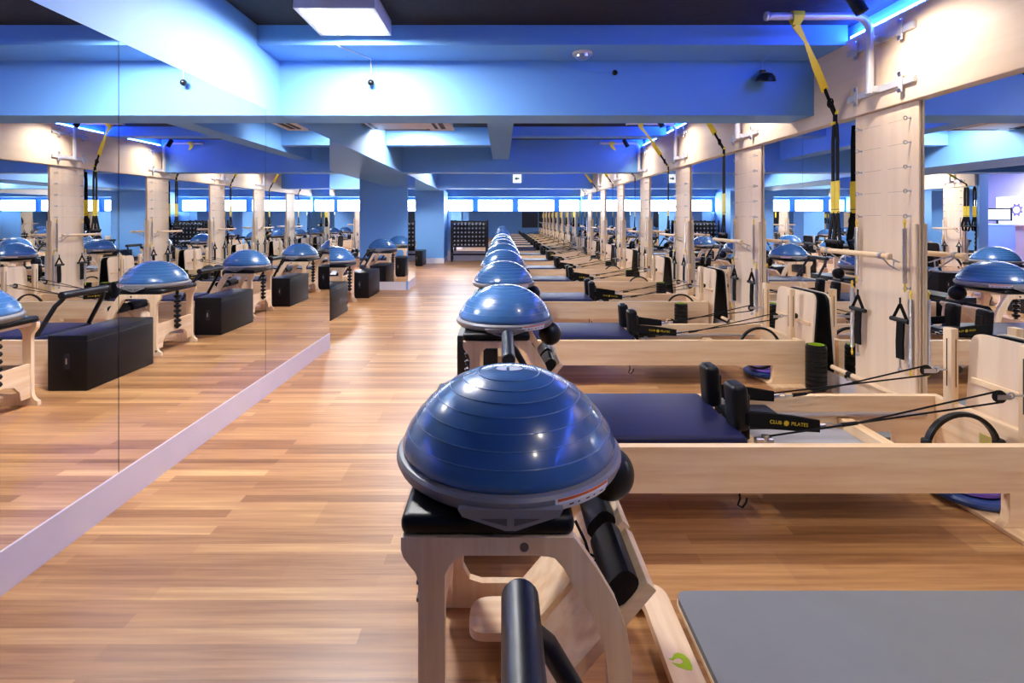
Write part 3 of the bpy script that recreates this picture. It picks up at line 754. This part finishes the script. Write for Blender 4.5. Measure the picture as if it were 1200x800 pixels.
# build one of each, then copies
proto = dict(chair=make_chair(), dome=make_dome(), ball=make_ball(), box=make_box(), ref=make_reformer(), tower=make_tower(), bar=make_rollbar(),
             arm=make_bracket(), trx=make_trx(), jump=make_jump(), ring=make_ring(), roller=make_roller(), disc=make_disc(), mat=make_mat())
used = set()
def put(kind, loc, rz, label, group):
    p = proto[kind]
    if kind not in used:
        used.add(kind); p.location = loc; p.rotation_euler = (0, 0, rz); p['label'] = label; p['group'] = group; return p
    return dup(p, loc, rz, label, group)

def nth(k): return 'nearest' if k == 0 else ORD[k]+' nearest'
for k, y in enumerate(CH):
    o = ORD[k]
    put('chair', (0, y, 0), 0, 'maple exercise chair with black seat, %s from the camera in the long row' % o, 'exercise chairs in the long row')
    put('dome', (0.02, y, 0.6405), 0, 'blue half-ball balance trainer on the %s chair from the camera, long row' % o, 'balance domes in the long row')
    put('ball', (0.325, y+0.08, 0.4795), 0, 'small black ball resting on pedals of the %s long-row chair' % o, 'black balls on the chair pedals')
    put('box', (-0.19, y+0.96, 0), 0, 'black vinyl box standing just beyond the %s chair of the long row' % o, 'black boxes along the aisle')
    put('mat', (0, y, 0), 0, 'grey mat on the floor in line with the %s long-row chair' % o, 'grey floor mats')
    put('tower', (0, y, 0), 0, 'pale plywood spring tower on the right wall, %s from the camera' % o, 'spring towers on the right wall')
    put('bar', (0, y, 0), 0, 'wooden roll-down bar hanging at the %s right-wall tower from the camera' % o, 'roll-down bars')
    put('arm', (0, y, 0), 0, 'silver tube arm bolted above the %s right-wall tower from the camera' % o, 'silver tube arms')
    put('trx', (0, y, 0), 0, 'yellow and black strap hung beside the %s right-wall tower' % o, 'suspension straps on the right wall')
for k, y in enumerate(RF):
    o = ORD[k]
    put('ref', (0, y, 0), 0, 'maple reformer with blue-tinted black carriage, %s from the camera on the right side' % o, 'reformers on the right side')
    put('jump', (2.422, y, 0.0215), 0, 'rounded wooden jump board leaning behind the %s right-side reformer' % o, 'jump boards')
    put('disc', (2.225, y-0.06, 0.0205), 0, 'blue and purple disc lying under the head of the %s right-side reformer' % o, 'rotator discs')
    put('ring', (2.157, y-0.10, 0.066), 0, 'black hoop with grip pads in the head of the %s reformer' % o, 'pilates rings')
    if 2 <= k < 8:
        rx = {2: 2.385, 3: 2.02}.get(k, 2.385)
        put('roller', (rx, y-0.505, 0.036 if rx < 2.3 else 0.036), 0, 'ridged black foam roller with green core standing before the %s reformer' % o, 'foam rollers')
for k, y in enumerate(BCH):
    w = ['first', 'second', 'third', 'last'][k]
    put('chair', (BAYX, y, 0), PI, 'maple exercise chair in the left bay, %s one beyond the mirror wall' % w, 'exercise chairs in the left bay')
    put('dome', (BAYX-0.02, y, 0.6405), PI, 'blue half-ball balance trainer on the %s chair of the left bay' % w, 'balance domes in the left bay')
    put('ball', (BAYX-0.325, y-0.08, 0.4795), PI, 'small black ball on the pedals of the %s left-bay chair' % w, 'black balls in the left bay')
    if k > 1:
        put('tower', (-2.80, y, 0), PI, 'plywood spring tower of the left bay beside its %s chair' % w, 'spring towers in the left bay')
        put('bar', (-2.80, y, 0), PI, 'wooden roll-down bar at the tower by the %s left-bay chair' % w, 'roll-down bars in the left bay')
        put('arm', (-2.81, y, 0), PI, 'silver tube arm above the tower by the %s left-bay chair' % w, 'silver tube arms in the left bay')
        put('trx', (-2.80, y, 0), PI, 'yellow and black strap by the tower at the %s left-bay chair' % w, 'suspension straps in the left bay')
for k, y in enumerate(BRF):
    w = ['first', 'second', 'third', 'last'][k]
    put('ref', (BAYX, y, 0), PI, 'maple reformer in the left bay, %s one beyond the mirror wall' % w, 'reformers in the left bay')
    put('box', (BAYX+0.20, y+0.02, 0), 0, 'black vinyl box at the aisle end of the %s left-bay reformer' % w, 'black boxes in the left bay')
    if k > 1:
        put('jump', (BAYX-2.422, y, 0.0215), PI, 'rounded jump board behind the %s left-bay reformer' % w, 'jump boards in the left bay')

# ------------------------------------------------------------------ lights
lamp_spots = [(-1.03, 3.40), (-1.32, 7.32), (-1.20, 12.2), (-3.9, 13.0)]
lab = ['square white ceiling light at the top left of the photo, before the first beam',
       'square white ceiling light hidden behind the first blue beam', 'square white ceiling light between the second and third beams',
       'square ceiling light in the left bay toward the end wall']
for (x, y), l in zip(lamp_spots, lab):
    t = thing('ceiling_light', l, 'ceiling light', (x, y, 2.62), 0, 'square ceiling lights')
    if y > 5: t.scale = (1, 1, 0.5); t.location.z = 2.675
    f = G().box(-0.25, 0.25, -0.24, -0.20, 0, 0.105).box(-0.25, 0.25, 0.20, 0.24, 0, 0.105).box(-0.25, -0.21, -0.2, 0.2, 0, 0.105).box(0.21, 0.25, -0.2, 0.2, 0, 0.105)
    f.box(-0.25, 0.25, -0.24, 0.24, 0.095, 0.108)
    f.obj('housing', M['white'], t)
    G().box(-0.209, 0.209, -0.199, 0.199, -0.003, 0.020).obj('diffuser', M['lamp'], t)

def spot_light(loc, d, power, col, size=2.5, blend=1.0):
    li = bpy.data.lights.new('spot_beam', 'SPOT'); li.energy = power; li.color = col
    li.spot_size = size; li.spot_blend = blend; li.shadow_soft_size = 0.03
    o = bpy.data.objects.new('spot_beam', li); C.objects.link(o)
    o.location = loc; o.rotation_euler = Vector(d).to_track_quat('-Z', 'Y').to_euler()
    return o
sp, sc_, sd = make_spot()
for k, y in enumerate(CH):
    loc = (2.10, y-0.32, 0)
    l = 'black spotlight can under the ceiling by the %s tube arm' % ORD[k]
    if k == 0: sp.location = loc; sp['label'] = l; sp['group'] = 'spotlights along the right wall'
    else: dup(sp, loc, 0, l, 'spotlights along the right wall')
    spot_light(Vector(loc)+sc_, sd, 20, (1.0, 0.89, 0.78))
for k, y in enumerate(BCH[2:]):
    dup(sp, (-4.86, y+0.24, 0), PI, 'black spotlight can in the left bay by the %s tube arm' % ['nearer', 'farther'][k], 'spotlights in the left bay')
    q = Matrix.Rotation(PI, 3, 'Z')
    spot_light(Vector((-4.86, y+0.24, 0)) + q @ sc_, q @ sd, 28, (1.0, 0.89, 0.78))

dl = None  # fill lights added above the reformers to brighten them, no known fittings
for k, y in enumerate([-0.3] + RF[:8]):
    l = 'small round fill light added in the ceiling above the %s' % (['reformer behind the camera'] + ['%s right-side reformer' % q for q in ORD])[k]
    loc = (1.15, y, CEIL-0.012)
    if dl is None:
        dl = thing('fill_light', l, 'fill_light', loc, 0, 'added fill lights')
        G().lathe([(0.034, 0.0115), (0.036, 0.0), (0.052, 0.0), (0.054, 0.0115)], 24, cap=False).obj('trim_ring', M['black_metal'], dl)
        G().lathe([(0.001, 0.006), (0.034, 0.006)], 24, cap=False).obj('lens', M['lens'], dl)
    else: dup(dl, loc, 0, l)
    spot_light((1.15, y, CEIL-0.03), (0.12, 0.36, -1), 38, (1.0, 0.90, 0.79), 1.5, 1.0)

# blue led tape above the plywood band (interrupted at each beam)
segs = [(-0.48, 3.71), (4.47, 7.83), (8.12, 9.13), (9.51, 13.70), (14.46, YE-0.05)]
wh = ['nearest the camera', 'just past the first beam', 'before the second beam', 'past the second beam', 'by the end wall']
for (a, b), w in zip(segs, wh):
    t = thing('led_strip', 'glowing blue violet light strip on top of the plywood band, %s' % w, 'light strip', (2.51, (a+b)/2, 2.612), 0, 'blue light strips')
    h = (b-a)/2
    G().box(-0.012, 0.03, -h, h, 0.0, 0.006).obj('channel', M['white'], t)
    G().box(-0.010, 0.012, -h+0.01, h-0.01, 0.0065, 0.022, 0.004, 1).obj('tape', M['led'], t)

# lilac light of the reception beyond the bay
li = bpy.data.lights.new('reception_glow', 'AREA'); li.energy = 170; li.color = (0.74, 0.70, 1.0); li.size = 1.6
o = bpy.data.objects.new('reception_glow', li); C.objects.link(o); o.location = (-7.0, 11.5, 2.6)

# ------------------------------------------------------------------ reception (seen in the right mirror)
struct(G().box(-8.2, -8.0, 11.6, YE-0.01, 0, CEIL-0.02).obj('wall_reception', M['violet_wall']))
t = thing('reception_desk', 'pale reception counter seen in the right-hand mirror', 'counter', (-6.55, 12.0, 0))
G().box(-0.28, 0.28, -0.62, 0.62, 0.0, 1.17, 0.004, 1).obj('body', M['violet_wall'], t)
G().box(-0.32, 0.32, -0.66, 0.66, 1.171, 1.205, 0.004, 1).obj('countertop', M['white'], t)
t = thing('monitor', 'bright computer monitor on the reception counter', 'monitor', (-6.42, 11.95, 1.2055), math.radians(-40))
G().box(-0.08, 0.08, -0.07, 0.07, 0.0, 0.012, 0.003, 1).obj('base', M['plastic_black'], t)
G().box(-0.012, 0.012, -0.02, 0.02, 0.012, 0.12).obj('stand', M['plastic_black'], t)
G().box(-0.02, 0.012, -0.25, 0.25, 0.07, 0.37, 0.004, 1).obj('housing', M['plastic_black'], t)
G().box(0.0125, 0.014, -0.215, 0.215, 0.105, 0.335).obj('screen', M['screen'], t)
t = thing('wall_sign', 'white backlit panel with violet sun-gear emblem on the reception wall', 'sign', (-7.998, 13.05, 1.55))
G().box(0.0, 0.03, -0.55, 0.55, -0.34, 0.34, 0.004, 1).obj('panel', M['panel_lit'], t)
g = G()
ol = [((0.17 if i % 4 in (1, 2) else 0.125)*math.cos(2*PI*(i+0.5)/32), (0.17 if i % 4 in (1, 2) else 0.125)*math.sin(2*PI*(i+0.5)/32)) for i in range(32)]
il = [(0.085*math.cos(2*PI*i/24), 0.085*math.sin(2*PI*i/24)) for i in range(24)]
g.prism(ol, 0.031, 0.034, 'x', [il]).obj('emblem', M['gear'], t)
t = thing('slatted_cabinet', 'grey slat-fronted cabinet below the emblem panel', 'cabinet', (-7.80, 13.05, 0))
G().box(-0.18, 0.14, -0.60, 0.60, 0.0, 1.16, 0.004, 1).obj('body', M['slat'], t)
g = G()
for i in range(14): g.box(0.141, 0.155, -0.58, 0.58, 0.06+i*0.078, 0.06+i*0.078+0.06, 0.003, 1)
g.obj('slat_front', M['slat'], t)

# ------------------------------------------------------------------ dumbbell rack by the end wall
t = thing('dumbbell_rack', 'tall black rack full of dumbbells by the end wall', 'rack', (-1.0, 15.85, 0))
for x in (-0.53, 0.53):
    for y in (-0.16, 0.16):
        p = G().box(x-0.025, x+0.025, y-0.025, y+0.025, 0.06, 1.28, 0.003, 1).obj('post', M['black_metal'], t)
        G().lathe([(0.012, -0.012), (0.032, -0.012), (0.032, 0.012), (0.012, 0.012)], 14, (x, y, 0.033), 'x').obj('caster', M['rubber'], p)
    G().box(x-0.02, x+0.02, -0.135, 0.135, 0.20, 0.25).obj('side_bar', M['black_metal'], t)
G().box(-0.505, 0.505, -0.02, 0.02, 0.20, 0.25).obj('base_bar', M['black_metal'], t)
zs = [0.48, 0.605, 0.73, 0.855, 0.98, 1.105]
for z in zs:
    s_ = G().box(-0.505, 0.505, -0.15, -0.12, z-0.02, z, 0.002, 1).box(-0.505, 0.505, 0.10, 0.13, z-0.02, z+0.0, 0.002, 1)
    s_.box(-0.535, -0.505, -0.14, 0.14, z-0.03, z+0.01).box(0.505, 0.535, -0.14, 0.14, z-0.03, z+0.01)
    s_.obj('shelf', M['black_metal'], t)
G().box(-0.505, 0.505, 0.13, 0.14, 0.46, 1.26).obj('back_panel', M['black_metal'], t)
db = thing('dumbbell', 'black dumbbell with steel bar on the tall rack by the end wall', 'dumbbell', (0, 0, 0), 0, 'dumbbells on the end rack')
for s in (-1, 1):
    G().lathe([(0.02, s*0.115), (0.045, s*0.112), (0.05, s*0.10), (0.05, s*0.06), (0.045, s*0.052), (0.02, s*0.05)], 8, (0, 0, 0.05), 'y').obj('head', M['rubber'], db)
    G().lathe([(0.026, s*0.1155), (0.026, s*0.1185)], 8, (0, 0, 0.05), 'y').obj('end_cap', M['steel'], db)
G().tube([(0, -0.05, 0.05), (0, 0.05, 0.05)], 0.014, 8).obj('handle', M['steel'], db)
first = True
for z in zs:
    for i in range(9):
        loc = (-1.0-0.44+i*0.11, 15.84, z+0.001)
        if first: db.location = loc; first = False
        else: dup(db, loc, 0, db['label'])

# ------------------------------------------------------------------ ceiling fittings
def cassette(x, y, l):
    t = thing('air_conditioner', l, 'air conditioner', (x, y, 2.50))
    G().box(-0.60, 0.60, -0.45, 0.45, 0.05, 0.229, 0.01, 2).obj('body', M['ac'], t)
    g = G().box(-0.62, 0.62, -0.47, 0.47, 0.02, 0.055, 0.012, 2).obj('fascia', M['ac'], t)
    G().box(-0.27, 0.27, -0.27, 0.27, 0.004, 0.0195, 0.008, 2).obj('grille', M['ac'], t)
    for x0, x1, y0, y1 in ((-0.3, 0.3, -0.40, -0.34), (-0.3, 0.3, 0.34, 0.40), (-0.52, -0.46, -0.3, 0.3), (0.46, 0.52, -0.3, 0.3), (-0.42, -0.38, -0.3, 0.3), (0.38, 0.42, -0.3, 0.3)):
        G().box(x0, x1, y0, y1, 0.014, 0.0205).obj('louvre', M['slot'], t)
cassette(-1.26, 6.53, 'white ceiling air conditioner just behind the first blue beam')
cassette(-1.04, 13.2, 'white ceiling air conditioner farther off, behind the second beam')

t = thing('pendant_microphone', 'small dark ball hanging on a cable before the first beam', 'microphone', (-1.03, 4.06, 2.40))
G().sphere((0, 0, 0), 0.026, 16, 10).obj('ball', M['plastic_black'], t)
G().tube([(0, 0, 0.024), (0, 0.0, 0.14), (0.0, -0.015, 0.185)], 0.003, 6).tube([(0, -0.015, 0.183), (-0.16, -0.32, 0.183)], 0.003, 6).obj('cable', M['white'], t)
t = thing('smoke_detector', 'round detector on the underside of the first beam ledge', 'detector', (0.61, 3.9, 2.585))
G().lathe([(0.075, -0.001), (0.075, -0.018), (0.06, -0.022)], 24).obj('base', M['ac'], t)
G().lathe([(0.058, -0.0225), (0.055, -0.038), (0.035, -0.052), (0.01, -0.056)], 24).obj('dome', M['steel'], t)
t = thing('black_dome_speaker', 'black half-dome fitting on the first beam near the plywood band', 'speaker', (2.06, 4.104, 2.42))
t.rotation_euler.x = 0.25
G().lathe([(0.075, 0.0), (0.075, 0.01), (0.066, 0.038), (0.045, 0.062), (0.012, 0.072)], 24, (0, -0.078, 0)).obj('dome', M['plastic_black'], t)
G().box(-0.02, 0.02, -0.03, -0.002, 0.0, 0.09, 0.003, 1).obj('mount', M['plastic_black'], t)
G().tube([(0, -0.012, 0.085), (0, -0.006, 0.15), (-0.02, -0.06, 0.185), (-0.05, -0.25, 0.232)], 0.004, 6).obj('cable', M['blue'], t)
t = thing('wire_hook', 'small black hook with wire on the face of the first beam', 'hook', (0.90, 4.108, 2.49))
G().lathe([(0.022, -0.002), (0.022, -0.012), (0.012, -0.02)], 12, axis='y').obj('mount', M['plastic_black'], t)
G().tube([(0, -0.012, 0), (-0.12, -0.010, 0.0), (-0.28, -0.008, 0.025), (-0.5, -0.008, 0.07)], 0.003, 6).obj('wire', M['blue'], t)
t = thing('exit_sign', 'small white exit sign with arrow on the third beam', 'sign', (0.42, 14.098, 2.42))
G().box(-0.115, 0.115, -0.03, -0.002, -0.115, 0.115, 0.004, 1).obj('panel', M['panel_lit'], t)
G().prism([(-0.07, 0.0), (-0.01, 0.055), (-0.01, 0.02), (0.06, 0.02), (0.06, -0.02), (-0.01, -0.02), (-0.01, -0.055)], -0.033, -0.0305, 'y').obj('arrow', M['green_print'], t)

t = thing('wall_poster', 'dark poster on the wall behind the camera, seen in the end mirror', 'poster', (1.95, YB+0.002, 1.25))
G().box(-0.55, 0.55, 0.0, 0.02, -0.55, 0.55, 0.003, 1).obj('board', M['poster'], t)

# ------------------------------------------------------------------ camera and settings
cam = bpy.data.cameras.new('camera'); co = bpy.data.objects.new('camera', cam); C.objects.link(co)
co.location = (0, 0, H); co.rotation_euler = (PI/2, 0, 0)
cam.sensor_fit = 'HORIZONTAL'; cam.sensor_width = 36.0; cam.lens = 604/1200*36.0
cam.shift_x = 12/1200; cam.shift_y = -144/1200
cam.clip_start = 0.05; cam.clip_end = 200
SC.camera = co

w = bpy.data.worlds.new('world'); SC.world = w; w.use_nodes = True
w.node_tree.nodes['Background'].inputs[0].default_value = (0.5, 0.6, 0.8, 1)
w.node_tree.nodes['Background'].inputs[1].default_value = 0.3

vs = SC.view_settings
SC.display_settings.display_device = 'sRGB'
vs.view_transform = 'Standard'; vs.look = 'None'; vs.gamma = 1.0; vs.use_curve_mapping = False
vs.exposure = 1.1
cy = SC.cycles
cy.max_bounces = 14; cy.diffuse_bounces = 5; cy.glossy_bounces = 12; cy.transmission_bounces = 4
cy.caustics_reflective = True; cy.caustics_refractive = False; cy.blur_glossy = 0.5
cy.sample_clamp_indirect = 6.0; cy.use_denoising = True
